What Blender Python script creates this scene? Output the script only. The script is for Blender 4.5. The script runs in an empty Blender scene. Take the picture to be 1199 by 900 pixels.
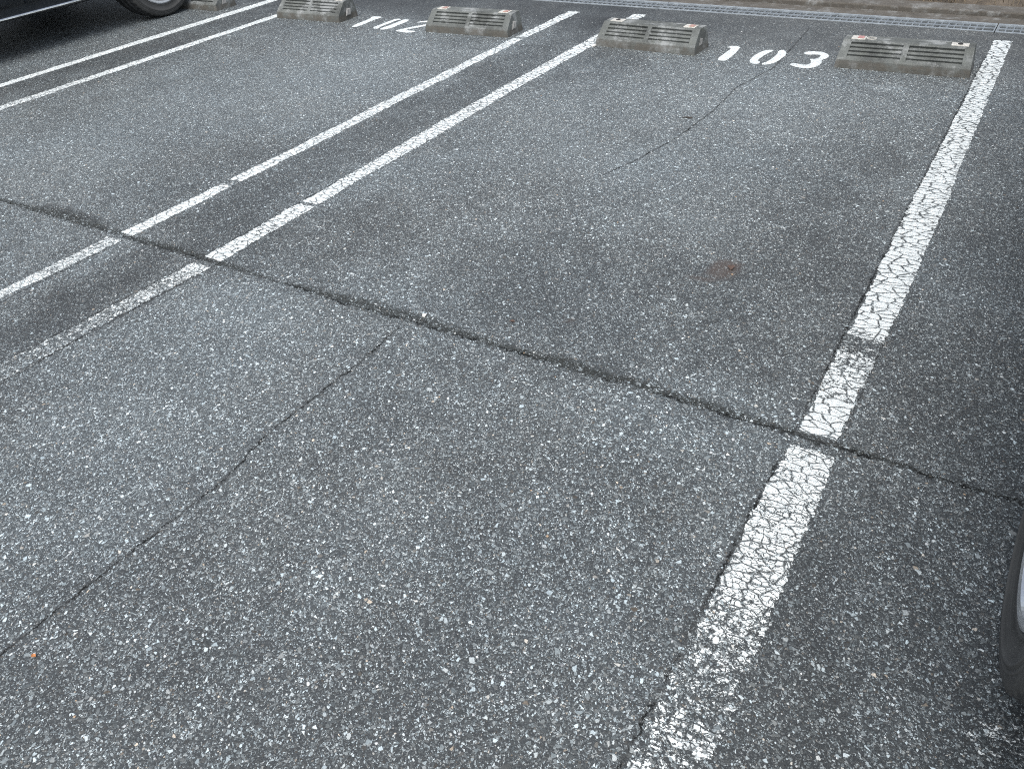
import bpy, bmesh, math, random
from mathutils import Matrix, Vector, noise as mnoise

R_ = math.radians
scene = bpy.context.scene
col = scene.collection

# ------------------------------------------------------------------ camera
cam_data = bpy.data.cameras.new("camera")
cam = bpy.data.objects.new("camera", cam_data)
col.objects.link(cam)
M = ((0.8524914, -0.2700666, 0.447574), (0.5193829, 0.5344951, -0.6667506), (-0.059159, 0.8008614, 0.5959204))
mw = Matrix.Identity(4)
for i in range(3):
    for j in range(3):
        mw[i][j] = M[i][j]
mw.translation = (0, 0, 1.3)
cam.matrix_world = mw
cam_data.sensor_width = 36
cam_data.lens = 28.757
cam_data.clip_start = 0.02
cam_data.clip_end = 2000
scene.camera = cam

# ------------------------------------------------------------------ sky, sun, exposure
SUN_EL, SUN_AZ = 58, 168          # azimuth measured from +Y towards +X
world = bpy.data.worlds.new("World")
scene.world = world
world.use_nodes = True
wt = world.node_tree
wt.nodes.clear()
wo = wt.nodes.new("ShaderNodeOutputWorld")
wb = wt.nodes.new("ShaderNodeBackground")
ws = wt.nodes.new("ShaderNodeTexSky")
ws.sky_type = 'NISHITA'
ws.sun_disc = False
ws.sun_elevation = R_(SUN_EL)
ws.sun_rotation = R_(SUN_AZ)
ws.air_density = 1.0
ws.dust_density = 4.0
ws.ozone_density = 1.0
wb.inputs["Strength"].default_value = 0.15
wg = wt.nodes.new("ShaderNodeRGBToBW")                # cloud cover: the blue of the sky mostly greyed out
wm = wt.nodes.new("ShaderNodeMix")
wm.data_type = 'RGBA'
wm.inputs[0].default_value = 0.58
wt.links.new(ws.outputs[0], wg.inputs[0])
wt.links.new(ws.outputs[0], wm.inputs[6])
wt.links.new(wg.outputs[0], wm.inputs[7])
wt.links.new(wm.outputs[2], wb.inputs[0])
wt.links.new(wb.outputs[0], wo.inputs[0])
sd = bpy.data.lights.new("sun", 'SUN')
sd.energy = 1.0
sd.angle = R_(55)
sd.color = (1.0, 0.98, 0.95)
sun = bpy.data.objects.new("sun", sd)
col.objects.link(sun)
az, el = R_(SUN_AZ), R_(SUN_EL)
dirv = Vector((math.sin(az) * math.cos(el), math.cos(az) * math.cos(el), math.sin(el)))
sun.rotation_euler = (-dirv).to_track_quat('-Z', 'Y').to_euler()
sun.location = (0, 0, 20)

vs = scene.view_settings
vs.view_transform = 'Standard'
vs.look = 'None'
vs.gamma = 1
vs.use_curve_mapping = False
vs.exposure = 0.94
scene.cycles.use_denoising = False
scene.cycles.filter_width = 1.1
scene.cycles.max_bounces = 6

rng = random.Random(11)


# ------------------------------------------------------------------ node helper
class NT:
    def __init__(self, tree):
        self.t = tree

    def new(self, typ, **kw):
        n = self.t.nodes.new(typ)
        for k, v in kw.items():
            setattr(n, k, v)
        return n

    def put(self, sock, v):
        if isinstance(v, bpy.types.NodeSocket):
            self.t.links.new(v, sock)
        elif v is not None:
            if sock.type == 'RGBA' and not isinstance(v, (int, float)) and len(v) == 3:
                v = tuple(v) + (1,)
            sock.default_value = v

    def m(self, op, a, b=None, c=None, clamp=False):
        n = self.new("ShaderNodeMath", operation=op, use_clamp=clamp)
        self.put(n.inputs[0], a)
        if b is not None: self.put(n.inputs[1], b)
        if c is not None: self.put(n.inputs[2], c)
        return n.outputs[0]

    def add(self, *a):
        r = a[0]
        for x in a[1:]: r = self.m('ADD', r, x)
        return r

    def mul(self, *a):
        r = a[0]
        for x in a[1:]: r = self.m('MULTIPLY', r, x)
        return r

    def sub(self, a, b): return self.m('SUBTRACT', a, b)

    def inv(self, a): return self.m('SUBTRACT', 1.0, a, clamp=True)

    def ramp(self, v, a, b, c=0.0, d=1.0, smooth=False):
        n = self.new("ShaderNodeMapRange", clamp=True)
        n.interpolation_type = 'SMOOTHSTEP' if smooth else 'LINEAR'
        for i, x in enumerate((v, a, b, c, d)): self.put(n.inputs[i], x)
        return n.outputs[0]

    def mix(self, f, a, b, blend='MIX'):
        n = self.new("ShaderNodeMix", data_type='RGBA', blend_type=blend)
        self.put(n.inputs[0], f); self.put(n.inputs[6], a); self.put(n.inputs[7], b)
        return n.outputs[2]

    def noise(self, vec, scale, detail=2.0, rough=0.5, dist=0.0, color=False, flat=False):
        n = self.new("ShaderNodeTexNoise", noise_dimensions='2D' if flat else '3D')
        self.put(n.inputs["Vector"], vec)
        n.inputs["Scale"].default_value = scale
        n.inputs["Detail"].default_value = detail
        n.inputs["Roughness"].default_value = rough
        n.inputs["Distortion"].default_value = dist
        return n.outputs["Color" if color else "Fac"]

    def vor(self, vec, scale, feature='F1', rand=1.0, flat=True):
        n = self.new("ShaderNodeTexVoronoi", feature=feature, voronoi_dimensions='2D' if flat else '3D')
        self.put(n.inputs["Vector"], vec)
        n.inputs["Scale"].default_value = scale
        n.inputs["Randomness"].default_value = rand
        return n

    def xyz(self, v):
        n = self.new("ShaderNodeSeparateXYZ"); self.put(n.inputs[0], v)
        return n.outputs

    def comb(self, x, y, z):
        n = self.new("ShaderNodeCombineXYZ")
        for i, q in enumerate((x, y, z)): self.put(n.inputs[i], q)
        return n.outputs[0]

    def vadd(self, a, b):
        n = self.new("ShaderNodeVectorMath", operation='ADD'); self.put(n.inputs[0], a); self.put(n.inputs[1], b)
        return n.outputs[0]

    def vscale(self, a, s):
        n = self.new("ShaderNodeVectorMath", operation='SCALE'); self.put(n.inputs[0], a); self.put(n.inputs["Scale"], s)
        return n.outputs[0]

    def vmul(self, a, b):
        n = self.new("ShaderNodeVectorMath", operation='MULTIPLY'); self.put(n.inputs[0], a); self.put(n.inputs[1], b)
        return n.outputs[0]

    def stops(self, v, pts):
        n = self.new("ShaderNodeValToRGB")
        self.put(n.inputs[0], v)
        e = n.color_ramp.elements
        while len(e) < len(pts): e.new(0.5)
        for el_, (p, c) in zip(e, pts):
            el_.position = p
            el_.color = (c, c, c, 1) if isinstance(c, (int, float)) else tuple(c) + (1,)
        return n.outputs[0]


def new_mat(name):
    m = bpy.data.materials.new(name)
    m.use_nodes = True
    t = m.node_tree
    t.nodes.clear()
    out = t.nodes.new("ShaderNodeOutputMaterial")
    bs = t.nodes.new("ShaderNodeBsdfPrincipled")
    t.links.new(bs.outputs[0], out.inputs[0])
    return m, NT(t), bs


def simple_mat(name, colr, rough=0.5, metal=0.0, var=0.15, scale=30, bump=0.0, coat=0.0):
    m, n, bs = new_mat(name)
    tc = n.new("ShaderNodeTexCoord").outputs["Object"]
    f = n.noise(tc, scale, 4)
    k = n.ramp(f, .3, .7, 1 - var, 1 + var)
    c = n.mix(1.0, colr, n.comb(k, k, k), 'MULTIPLY')
    n.put(bs.inputs["Base Color"], c)
    n.put(bs.inputs["Roughness"], n.ramp(f, .3, .7, max(.02, rough - .06), min(1, rough + .06)))
    bs.inputs["Metallic"].default_value = metal
    bs.inputs["Coat Weight"].default_value = coat
    if bump:
        b = n.new("ShaderNodeBump")
        b.inputs["Strength"].default_value = 0.6
        b.inputs["Distance"].default_value = bump
        n.put(b.inputs["Height"], n.noise(tc, scale * 3, 5))
        n.put(bs.inputs["Normal"], b.outputs[0])
    return m


# ------------------------------------------------------------------ asphalt: fields stored on the mesh, grain in the node group
def smooth(v, a, b):
    t = max(0.0, min(1.0, (v - a) / (b - a)))
    return t * t * (3 - 2 * t)


def fbm(x, y, sc, octv=3, seed=0.0):
    v, amp, tot = 0.0, 1.0, 0.0
    for o_ in range(octv):
        v += amp * mnoise.noise(Vector((x * sc + seed, y * sc - seed, seed * .7 + o_ * 3.1)))
        tot += amp; amp *= .55; sc *= 2.03
    return v / tot                                            # about -.6 .. .6


def asphalt_fields(x, y):
    """tone, smooth (by the drain), crack and edge shadow signed distance, their width, stain"""
    f2 = fbm(x, y, 2.3, 4, 2.0)
    f3 = fbm(x, y, 9.0, 3, 5.0)
    tone = .09 * fbm(x, y, .8, 3, 9.0) / .4 + .08 * f2 / .4 + .07 * f3 / .4 - .03
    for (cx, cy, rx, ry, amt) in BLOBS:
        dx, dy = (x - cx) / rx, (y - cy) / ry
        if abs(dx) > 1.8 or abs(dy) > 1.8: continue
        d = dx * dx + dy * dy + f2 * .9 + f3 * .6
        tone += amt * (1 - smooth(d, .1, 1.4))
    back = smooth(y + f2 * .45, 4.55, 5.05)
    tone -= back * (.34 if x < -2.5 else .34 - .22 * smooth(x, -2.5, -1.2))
    sd, w = .2, 0.0
    best = 9
    for pts, wid, st, brk in CRACKS_AND_EDGE_SHADOWS:
        ya, yb = pts[0][1], pts[-1][1]
        if y < ya - .05 or y > yb + .05: continue
        c = interp([(q, p) for p, q in pts], y)
        d = x - c
        if abs(d) < best:
            best = abs(d); sd = d
            w = wid * st * smooth(y, ya, ya + .12) * (1 - smooth(y, yb - .12, yb))
            if abs(d) > .04: w = 0.0
    stain = 0.0
    for (cx, cy, rx, ry, rgb, amt) in SPOTS:
        dx, dy = (x - cx) / rx, (y - cy) / ry
        d = dx * dx + dy * dy + fbm(x, y, 30, 3, 1.0) * 1.2
        stain = max(stain, amt * (1 - smooth(d, .3, 1.3)))
    return tone, back, sd, w, stain, interp(JOINT, x) * (.95 + .9 * f3)


FIELDS = ("tone", "smooth", "crack_shadow_sd", "crack_shadow_w", "stain", "joint_w")
# width of the silt in the joint, by x
JOINT = [(-8, .012), (-3.7, .015), (-3.4, .030), (-3.2, .055), (-2.98, .050), (-2.88, .022), (-2.74, .022), (-2.65, .034), (-2.40, .036), (-2.25, .024), (-2.1, .010), (-1.92, .008),
         (-1.84, .024), (-1.70, .044), (-1.50, .050), (-1.36, .046), (-1.22, .026), (-1.08, .020), (-.98, .030), (-.82, .046), (-.70, .040), (-.60, .018), (-.50, .026), (-.42, .030), (-.33, .016), (-.24, .026), (-.12, .018), (-.04, .010), (.3, .008), (4, .01)]


def interp(pts, t):
    if t <= pts[0][0]: return pts[0][1]
    for (a, va), (b, vb) in zip(pts, pts[1:]):
        if t <= b: return va + (vb - va) * (t - a) / (b - a)
    return pts[-1][1]


def field_layers(bm):
    return [bm.verts.layers.float.new(k) for k in FIELDS]


def asphalt_group():
    g = bpy.data.node_groups.new("asphalt", 'ShaderNodeTree')
    for nm, ty in (("Color", 'NodeSocketColor'), ("Roughness", 'NodeSocketFloat'), ("Height", 'NodeSocketFloat'), ("Specular", 'NodeSocketFloat')):
        g.interface.new_socket(nm, in_out='OUTPUT', socket_type=ty)
    n = NT(g)
    out = n.new("NodeGroupOutput")
    Pf = n.new("ShaderNodeNewGeometry").outputs["Position"]
    A = lambda k: n.new("ShaderNodeAttribute", attribute_name=k).outputs["Fac"]
    Q = n.vadd(Pf, n.vscale(n.vadd(n.noise(Pf, flat=True, scale=90, detail=2, color=True), (-.5, -.5, -.5)), 0.0045))
    Q = n.vmul(Q, (1, 1, 0))
    fine = n.noise(Pf, flat=True, scale=520, detail=3, rough=.7)
    base = n.ramp(fine, .30, .72, .019, .078)
    C = n.comb(n.mul(base, .93), base, n.mul(base, 1.05))
    H = n.mul(fine, .25)
    for (sc, pr, pt, edge, off, pts, hh) in (
        (400, .60, .25, .05, (3.1, 1.7, 0), ((0, .04), (.45, .10), (.72, .22), (1, .50)), .35),
        (215, .55, .35, .09, (0, 0, 0), ((0, .035), (.35, .08), (.60, .16), (.84, .32), (1, .68)), .6),
        (112, .24, .25, .12, (5.5, 8.2, 0), ((0, .04), (.4, .09), (.7, .20), (.90, .42), (1, .72)), .9),
        (62, .050, .06, .20, (2.2, 4.4, 0), ((0, .06), (.4, .14), (.75, .28), (1, .60)), 1.0)):
        vv = n.vadd(Q, off)
        e = n.vor(vv, sc, 'DISTANCE_TO_EDGE').outputs["Distance"]
        r, gg, bb = n.xyz(n.vor(vv, sc).outputs["Color"])
        msk = n.ramp(e, edge, edge + .08)
        msk = n.mul(msk, n.m('LESS_THAN', r, n.m('MULTIPLY_ADD', A("tone"), pt, pr)), n.m('MULTIPLY_ADD', A("smooth"), -.5, 1.0))
        tint = n.stops(bb, ((0, (1.05, .93, .80)), (.03, (1.0, 1, .97)), (.3, (.95, 1, 1.0)), (.7, (.90, 1, 1.03)), (.975, (.98, 1, .97)), (1, (1.16, .92, .70))))
        C = n.mix(msk, C, n.mix(1.0, n.stops(gg, pts), tint, 'MULTIPLY'))
        H = n.add(n.mul(H, n.m('MULTIPLY_ADD', msk, -.5, 1.0)), n.mul(msk, n.m('MULTIPLY_ADD', gg, .5, .25), hh))
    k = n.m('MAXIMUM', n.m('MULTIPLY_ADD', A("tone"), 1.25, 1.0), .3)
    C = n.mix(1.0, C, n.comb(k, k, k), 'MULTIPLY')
    C = n.mix(n.ramp(A("tone"), -.05, .30, 0, .22), C, (.118, .137, .148))   # dust in the pores where tyres polished it
    x, y, _ = n.xyz(Pf)
    C = n.mix(n.mul(n.ramp(y, 4.3, 5.6), n.ramp(x, -2.6, -.3, .2, .8)), C, (1.08, .98, .88), 'MULTIPLY')
    hue = n.ramp(n.add(n.noise(Pf, flat=True, scale=1.4, detail=4, rough=.6), n.mul(n.ramp(x, -2.4, -1.6, 0, .10), n.ramp(y, 1.6, 2.2))), .40, .68)
    C = n.mix(1.0, C, n.mix(hue, (.92, 1.0, 1.04), (.94, 1.0, 1.02)), 'MULTIPLY')
    C = n.mix(n.mul(A("stain"), n.ramp(fine, .3, .6, .5, 1)), C, (.066, .048, .039))
    # joint across the bays, filled with dark silt; a thin open crack on its near side
    wob = n.m('MULTIPLY_ADD', n.sub(n.noise(n.comb(x, 0.0, 0.0), flat=True, scale=2.2, detail=5, rough=.72), .5), .060, 1.588)
    jr = n.m('MULTIPLY_ADD', n.sub(n.noise(Pf, flat=True, scale=48, detail=5, rough=.75), .5), .058, n.sub(y, wob))
    jw = A("joint_w")
    silt = n.mul(n.ramp(jr, -.011, .004), n.ramp(n.m('DIVIDE', jr, jw), .55, 1.4, 1, 0), n.ramp(n.noise(Pf, flat=True, scale=130, detail=3, rough=.7), .30, .50, .45, 1), n.ramp(H, .25, .60, 1, .22))
    C = n.mix(n.mul(silt, .88), C, (.024, .026, .024))
    cr = n.mul(n.ramp(n.m('ABSOLUTE', jr), .0008, .0034, 1, 0), n.ramp(n.noise(n.comb(x, 8.8, 0.0), flat=True, scale=12, detail=3, rough=.6), .48, .64))
    # cracks along the bays, and shadow lines painted beside the stripes
    wv = n.noise(Pf, flat=True, scale=30, detail=5, rough=.74)
    dd = n.m('ABSOLUTE', n.add(n.m('MULTIPLY_ADD', n.sub(wv, .5), .026, A("crack_shadow_sd")), n.mul(n.sub(n.noise(Pf, flat=True, scale=150, detail=2), .5), .012)))
    ww = n.mul(A("crack_shadow_w"), .55, n.ramp(n.noise(n.vmul(Pf, (.3, 1, 0)), flat=True, scale=16, detail=3, rough=.6), .38, .66, .0, 1.3))
    c2 = n.ramp(n.m('DIVIDE', dd, n.m('MAXIMUM', ww, .0002)), .45, 1.0, 1, 0)
    lip = n.mul(n.ramp(H, .3, .75, 1, .35), n.ramp(n.m('DIVIDE', dd, n.m('MAXIMUM', A("crack_shadow_w"), .0002)), 0.3, 2.4, .68, 0))
    C = n.mix(lip, C, (.030, .032, .032))
    cr = n.m('MAXIMUM', cr, c2)
    C = n.mix(n.mul(cr, .80), C, (.015, .016, .016))
    H = n.sub(H, n.add(n.mul(cr, 2.2), n.mul(silt, .5)))
    n.put(out.inputs["Color"], C)
    n.put(out.inputs["Roughness"], n.ramp(fine, .3, .7, .52, .80))
    n.put(out.inputs["Height"], H)
    n.put(out.inputs["Specular"], n.inv(n.m('MAXIMUM', cr, n.mul(silt, .7))))
    return g


# (cx, cy, rx, ry, tone)
BLOBS = [
    (-1.35, 3.55, .80, .85, .14), (-.75, 4.15, .45, .40, .09), (-3.55, 3.2, .65, 1.4, .16), (-3.9, 1.9, .6, .5, .12),
    (-1.9, 1.15, .50, .42, .12), (-1.75, .65, .35, .35, .09), (-1.05, 1.1, .5, .35, .08),
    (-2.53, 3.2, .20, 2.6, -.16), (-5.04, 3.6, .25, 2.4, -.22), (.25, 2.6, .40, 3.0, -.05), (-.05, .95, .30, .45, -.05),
    (-.45, 2.5, .22, .9, -.09), (-.55, 3.35, .25, .55, -.10), (-2.05, 4.2, .28, .35, -.14), (-.62, .75, .22, .35, -.03),
    (-2.55, 1.2, .18, .45, -.12), (-1.0, 2.0, .35, .30, -.04), (-2.0, 1.95, .4, .28, -.09), (-3.1, 4.3, .3, .2, -.14),
    (-.6, 4.28, .10, .05, .35), (.0, 2.42, .07, .06, .16), (-3.15, 1.64, .22, .035, -.30),
    (-1.38, 2.95, .3, .2, .06), (-1.95, 1.42, .35, .15, .14), (-.65, 1.46, .28, .11, .14), (-.42, 1.68, .12, .06, .10),
]
SPOTS = [
    (-.69, 2.285, .055, .075, (.075, .052, .040), .75),
    (-.74, 2.20, .045, .016, (.045, .036, .028), .6),
    (-.99, 1.80, .018, .016, (.12, .045, .03), .5),
]
CRACKS_AND_EDGE_SHADOWS = [
    ([(-1.411, .05), (-1.404, .47), (-1.392, .83), (-1.424, .99), (-1.416, 1.35), (-1.431, 1.58)], .0048, .9, .30),
    ([(-1.40, 2.75), (-1.33, 2.98), (-1.27, 3.29), (-1.244, 3.69), (-1.259, 4.05), (-1.192, 4.42), (-1.205, 4.75), (-1.235, 5.3)], .0052, .70, .34),
    ([(-.278, .45), (-.275, 1.06), (-.272, 1.55)], .0040, .9, .34),
    ([(-.270, 1.65), (-.266, 3.2), (-.263, 5.0)], .0050, .8, .42),  # crack carried on as a painted shadow line along A's thick left edge
    ([(-2.284, .62), (-2.288, 1.0), (-2.262, 1.54)], .0045, .85, .36),
    ([(-2.395, .60), (-2.372, 1.1), (-2.352, 1.54)], .0045, .75, .42),
    ([(-2.352, 1.66), (-2.356, 2.6), (-2.378, 4.3)], .0040, .6, .44),  # shadow of B's left paint edge, painted in as a dark line
    ([(-2.735, .75), (-2.742, 1.54)], .0045, .65, .40),
    ([(-.165, 1.65), (-.17, 3.6), (-.18, 5.0)], .0030, .45, .46),
]
AG = asphalt_group()


def asphalt_material():
    m, n, bs = new_mat("asphalt")
    g = n.new("ShaderNodeGroup"); g.node_tree = AG
    n.put(bs.inputs["Base Color"], g.outputs["Color"])
    n.put(bs.inputs["Roughness"], g.outputs["Roughness"])
    n.put(bs.inputs["Specular IOR Level"], n.mul(g.outputs["Specular"], .45))
    b = n.new("ShaderNodeBump")
    b.inputs["Strength"].default_value = 1.0
    b.inputs["Distance"].default_value = 0.0022
    n.put(b.inputs["Height"], g.outputs["Height"])
    n.put(bs.inputs["Normal"], b.outputs[0])
    return m


def paint_material():
    m, n, bs = new_mat("road_paint")
    g = n.new("ShaderNodeGroup"); g.node_tree = AG
    Pf = n.new("ShaderNodeNewGeometry").outputs["Position"]
    wear = n.new("ShaderNodeAttribute", attribute_name="wear").outputs["Fac"]
    crk = n.new("ShaderNodeAttribute", attribute_name="crackle").outputs["Fac"]
    nz = n.add(n.mul(n.noise(Pf, 55, 5, .68), .6), n.mul(n.noise(n.vadd(Pf, (4, 4, 0)), 190, 3, .6), .4))
    keep = n.ramp(nz, .33, .67)
    cov = n.ramp(n.sub(keep, wear), -.02, .07)
    # drying cracks, mostly running across the line
    W = n.vadd(Pf, n.vscale(n.vadd(n.noise(Pf, 34, 3, .6, color=True), (-.5, -.5, -.5)), .020))
    far = n.ramp(n.xyz(Pf)[1], 1.585, 1.60)              # the bay's far half cracked into larger plates
    ca = n.vor(n.vmul(W, n.comb(n.ramp(far, 0, 1, 23, 21), n.ramp(far, 0, 1, 45, 38), 1.0)), 1.0, 'DISTANCE_TO_EDGE').outputs["Distance"]
    cb = n.vor(n.vmul(n.vadd(W, (3, 1, 0)), (60, 105, 1)), 1.0, 'DISTANCE_TO_EDGE').outputs["Distance"]
    wv = n.mul(n.ramp(n.noise(Pf, 17, 3), .35, .7, .3, 1.1), n.ramp(n.xyz(Pf)[1], 1.58, 4.0, 1.25, 2.2))
    l1 = n.ramp(ca, n.mul(wv, .030), n.add(n.mul(wv, .075), .025))
    l2 = n.ramp(cb, n.mul(wv, .020), n.add(n.mul(wv, .065), .03))
    l2 = n.m('MAXIMUM', l2, n.mul(far, .8))
    lines = n.m('MINIMUM', l1, n.m('MAXIMUM', l2, n.ramp(n.noise(Pf, 12, 3), .52, .64)))
    lines = n.m('MAXIMUM', lines, n.inv(crk))
    cov = n.mul(cov, lines)
    pits = n.ramp(n.noise(n.vadd(Pf, (1, 7, 0)), 260, 3, .6), .30, .37)
    cov = n.mul(cov, n.m('MAXIMUM', n.m('MAXIMUM', pits, n.mul(far, .7)), n.inv(crk)))
    dirt = n.ramp(n.noise(Pf, 24, 5, .65), .3, .75)
    pc = n.mix(dirt, (.74, .79, .785), (.60, .65, .65))
    pc = n.mix(n.ramp(n.noise(Pf, 300, 2), .55, .8, 0, .35), pc, (.40, .43, .44))
    n.put(bs.inputs["Base Color"], n.mix(cov, g.outputs["Color"], pc))
    n.put(bs.inputs["Roughness"], n.ramp(cov, 0, 1, .7, .62))
    bs.inputs["Specular IOR Level"].default_value = .4
    H = n.mix(cov, n.mul(g.outputs["Height"], .5), n.add(.75, n.mul(g.outputs["Height"], .22)))
    b = n.new("ShaderNodeBump")
    b.inputs["Strength"].default_value = 1.0
    b.inputs["Distance"].default_value = 0.0028
    n.put(b.inputs["Height"], H)
    n.put(bs.inputs["Normal"], b.outputs[0])
    return m


def concrete_material(name, base=(.30, .31, .295), seed=0.0, dark=1.0):
    m, n, bs = new_mat(name)
    tc = n.new("ShaderNodeTexCoord").outputs["Object"]
    oi = n.new("ShaderNodeObjectInfo").outputs["Random"]
    V = n.vadd(tc, n.comb(n.mul(oi, 37.0), n.mul(oi, 91.0), seed))
    a = n.noise(V, 5, 4, .6); b_ = n.noise(V, 26, 5, .7); c = n.noise(V, 170, 4, .7)
    k = n.add(n.ramp(a, .34, .66, .55, 1.22), n.ramp(b_, .3, .7, -.16, .16), n.ramp(c, .3, .7, -.20, .20))
    k = n.mul(k, dark)
    C = n.mix(1.0, base, n.comb(k, k, k), 'MULTIPLY')
    z = n.xyz(tc)[2]
    # lichen and soil staining; brown splash band along the foot
    C = n.mix(n.mul(n.ramp(b_, .48, .68), .5), C, (.10, .108, .095))
    C = n.mix(n.mul(n.ramp(n.noise(V, 9, 5, .7), .50, .62), .72), C, (.27, .285, .285))
    foot = n.mul(n.ramp(n.add(z, n.mul(n.sub(b_, .5), .03)), .030, .046, 1, 0), n.ramp(n.noise(V, 14, 4, .7), .32, .55))
    C = n.mix(n.mul(foot, .75), C, (.085, .078, .066))
    n.put(bs.inputs["Base Color"], C)
    bs.inputs["Roughness"].default_value = .9
    bs.inputs["Specular IOR Level"].default_value = .25
    bu = n.new("ShaderNodeBump")
    bu.inputs["Strength"].default_value = .8
    bu.inputs["Distance"].default_value = .003
    n.put(bu.inputs["Height"], n.add(n.mul(b_, .5), n.mul(c, .6)))
    n.put(bs.inputs["Normal"], bu.outputs[0])
    return m


MAT = {}
MAT['asphalt'] = asphalt_material()
MAT['paint'] = paint_material()
MAT['stop'] = concrete_material("weathered_concrete", (.108, .117, .113))
MAT['concrete'] = concrete_material("kerb_concrete", (.105, .098, .088), 5.0)
MAT['silt'] = simple_mat("drain_floor_shade", (.03, .028, .024), .8, 0, .3, 12)  # trough floor, near-black colour stands in for shade below the grating
MAT['soil'] = simple_mat("dry_soil", (.085, .069, .050), .95, 0, .45, 14, .02)
MAT['terrain'] = simple_mat("bare_ground", (.11, .10, .075), .95, 0, .3, 3, .02)
MAT['zinc'] = simple_mat("galvanised_steel", (.27, .30, .315), .5, .4, .22, 22, .0006)
MAT['zinc_shade'] = simple_mat("shaded_zinc", (.20, .225, .24), .5, .4, .25, 22, .0006)  # darker copy of the zinc, slot shade put into its colour
MAT['rubber'] = simple_mat("tyre_rubber", (.028, .030, .032), .62, 0, .25, 40, .0006)
MAT['rubber_lip'] = simple_mat("dusty_rubber", (.040, .042, .041), .75, 0, .12, 60, .0003)
def ringed_rubber():
    m, n, bs = new_mat("dusty_sheen_sidewall")
    tc = n.new("ShaderNodeTexCoord").outputs["Object"]
    a, b, c = n.xyz(tc)
    r = n.m('SQRT', n.add(n.mul(b, b), n.mul(c, c)))
    band = n.noise(n.comb(r, 0.0, 0.0), 85, 2, .6)  # reflections off the sidewall ridges, painted as lighter and darker rings
    dust = n.noise(tc, 9, 4, .6)
    k = n.ramp(n.add(n.mul(band, .65), n.mul(dust, .35)), .34, .64, .55, 1.6)
    n.put(bs.inputs["Base Color"], n.mix(1.0, (.040, .041, .040), n.comb(k, k, k), 'MULTIPLY'))
    n.put(bs.inputs["Roughness"], n.ramp(band, .35, .65, .55, .8))
    bu = n.new("ShaderNodeBump")
    bu.inputs["Strength"].default_value = 1.0
    bu.inputs["Distance"].default_value = .0035
    n.put(bu.inputs["Height"], band)
    n.put(bs.inputs["Normal"], bu.outputs[0])
    return m


MAT['rubber_lip'] = ringed_rubber()
MAT['alloy'] = simple_mat("silver_alloy", (.62, .64, .66), .32, .75, .05, 12, 0, .3)
MAT['alloy_dark'] = simple_mat("dark_alloy", (.05, .052, .056), .45, .5, .1, 12)
MAT['navy'] = simple_mat("dark_blue_car_paint", (.004, .008, .013), .30, .1, .06, 8, 0, .5)
MAT['greycar'] = simple_mat("grey_car_paint", (.10, .105, .115), .30, .55, .06, 8, 0, 1.0)
MAT['black'] = simple_mat("black_plastic", (.016, .017, .018), .65, 0, .2, 30, .0006)
MAT['chrome'] = simple_mat("chrome_trim", (.75, .78, .80), .16, 1.0, .03, 10)
MAT['glass'] = simple_mat("tinted_glass", (.012, .016, .018), .06, 0, .05, 4, 0, .6)
MAT['lamp'] = simple_mat("clear_lamp", (.55, .58, .60), .10, .3, .1, 20, 0, .8)
MAT['redlamp'] = simple_mat("red_lamp", (.30, .015, .012), .15, 0, .1, 20, 0, .8)
MAT['plate'] = simple_mat("plate_white", (.70, .72, .70), .4, 0, .06, 20)
MAT['refl_white'] = simple_mat("reflector_white", (.46, .45, .41), .5, 0, .22, 60)
MAT['refl_orange'] = simple_mat("reflector_orange", (.33, .16, .11), .35, 0, .25, 90, 0, .4)
MAT['refl_red'] = simple_mat("reflector_red", (.36, .14, .11), .35, 0, .2, 90, 0, .4)
MAT['hole'] = simple_mat("hole_dark", (.012, .012, .012), .9)
MAT['pebble'] = simple_mat("white_pebble", (.60, .60, .57), .7, 0, .2, 150)
MAT['leaf_orange'] = simple_mat("orange_leaf", (.42, .17, .06), .7, 0, .3, 120)
MAT['leaf_brown'] = simple_mat("brown_leaf", (.085, .055, .042), .8, 0, .3, 120)
MAT['twig'] = simple_mat("twig_bark", (.045, .036, .028), .9, 0, .3, 150)
MAT['bark'] = MAT['twig']


# ------------------------------------------------------------------ object helpers
def tag(o, label=None, cat=None, group=None, kind=None):
    if label: o['label'] = label
    if cat: o['category'] = cat
    if group: o['group'] = group
    if kind: o['kind'] = kind
    return o


def empty(name, loc=(0, 0, 0), rz=0):
    o = bpy.data.objects.new(name, None)
    o.empty_display_size = .1
    o.location = loc
    o.rotation_euler = (0, 0, rz)
    col.objects.link(o)
    return o


def obj(name, bm, mats, parent=None, smooth=False, bevel=0.0, seg=2):
    me = bpy.data.meshes.new(name)
    bm.normal_update()
    bm.to_mesh(me)
    bm.free()
    for m in (mats if isinstance(mats, (list, tuple)) else [mats]):
        me.materials.append(m)
    if smooth:
        for p in me.polygons: p.use_smooth = True
    o = bpy.data.objects.new(name, me)
    col.objects.link(o)
    if parent: o.parent = parent
    if bevel:
        md = o.modifiers.new("bevel", 'BEVEL')
        md.width = bevel; md.segments = seg; md.limit_method = 'ANGLE'; md.angle_limit = R_(35)
        md.harden_normals = False
    return o


def box(bm, x0, x1, y0, y1, z0, z1, mi=0):
    v = [bm.verts.new(p) for p in ((x0, y0, z0), (x1, y0, z0), (x1, y1, z0), (x0, y1, z0), (x0, y0, z1), (x1, y0, z1), (x1, y1, z1), (x0, y1, z1))]
    for f in ((3, 2, 1, 0), (4, 5, 6, 7), (0, 1, 5, 4), (1, 2, 6, 5), (2, 3, 7, 6), (3, 0, 4, 7)):
        bm.faces.new([v[i] for i in f]).material_index = mi
    return v


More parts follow.
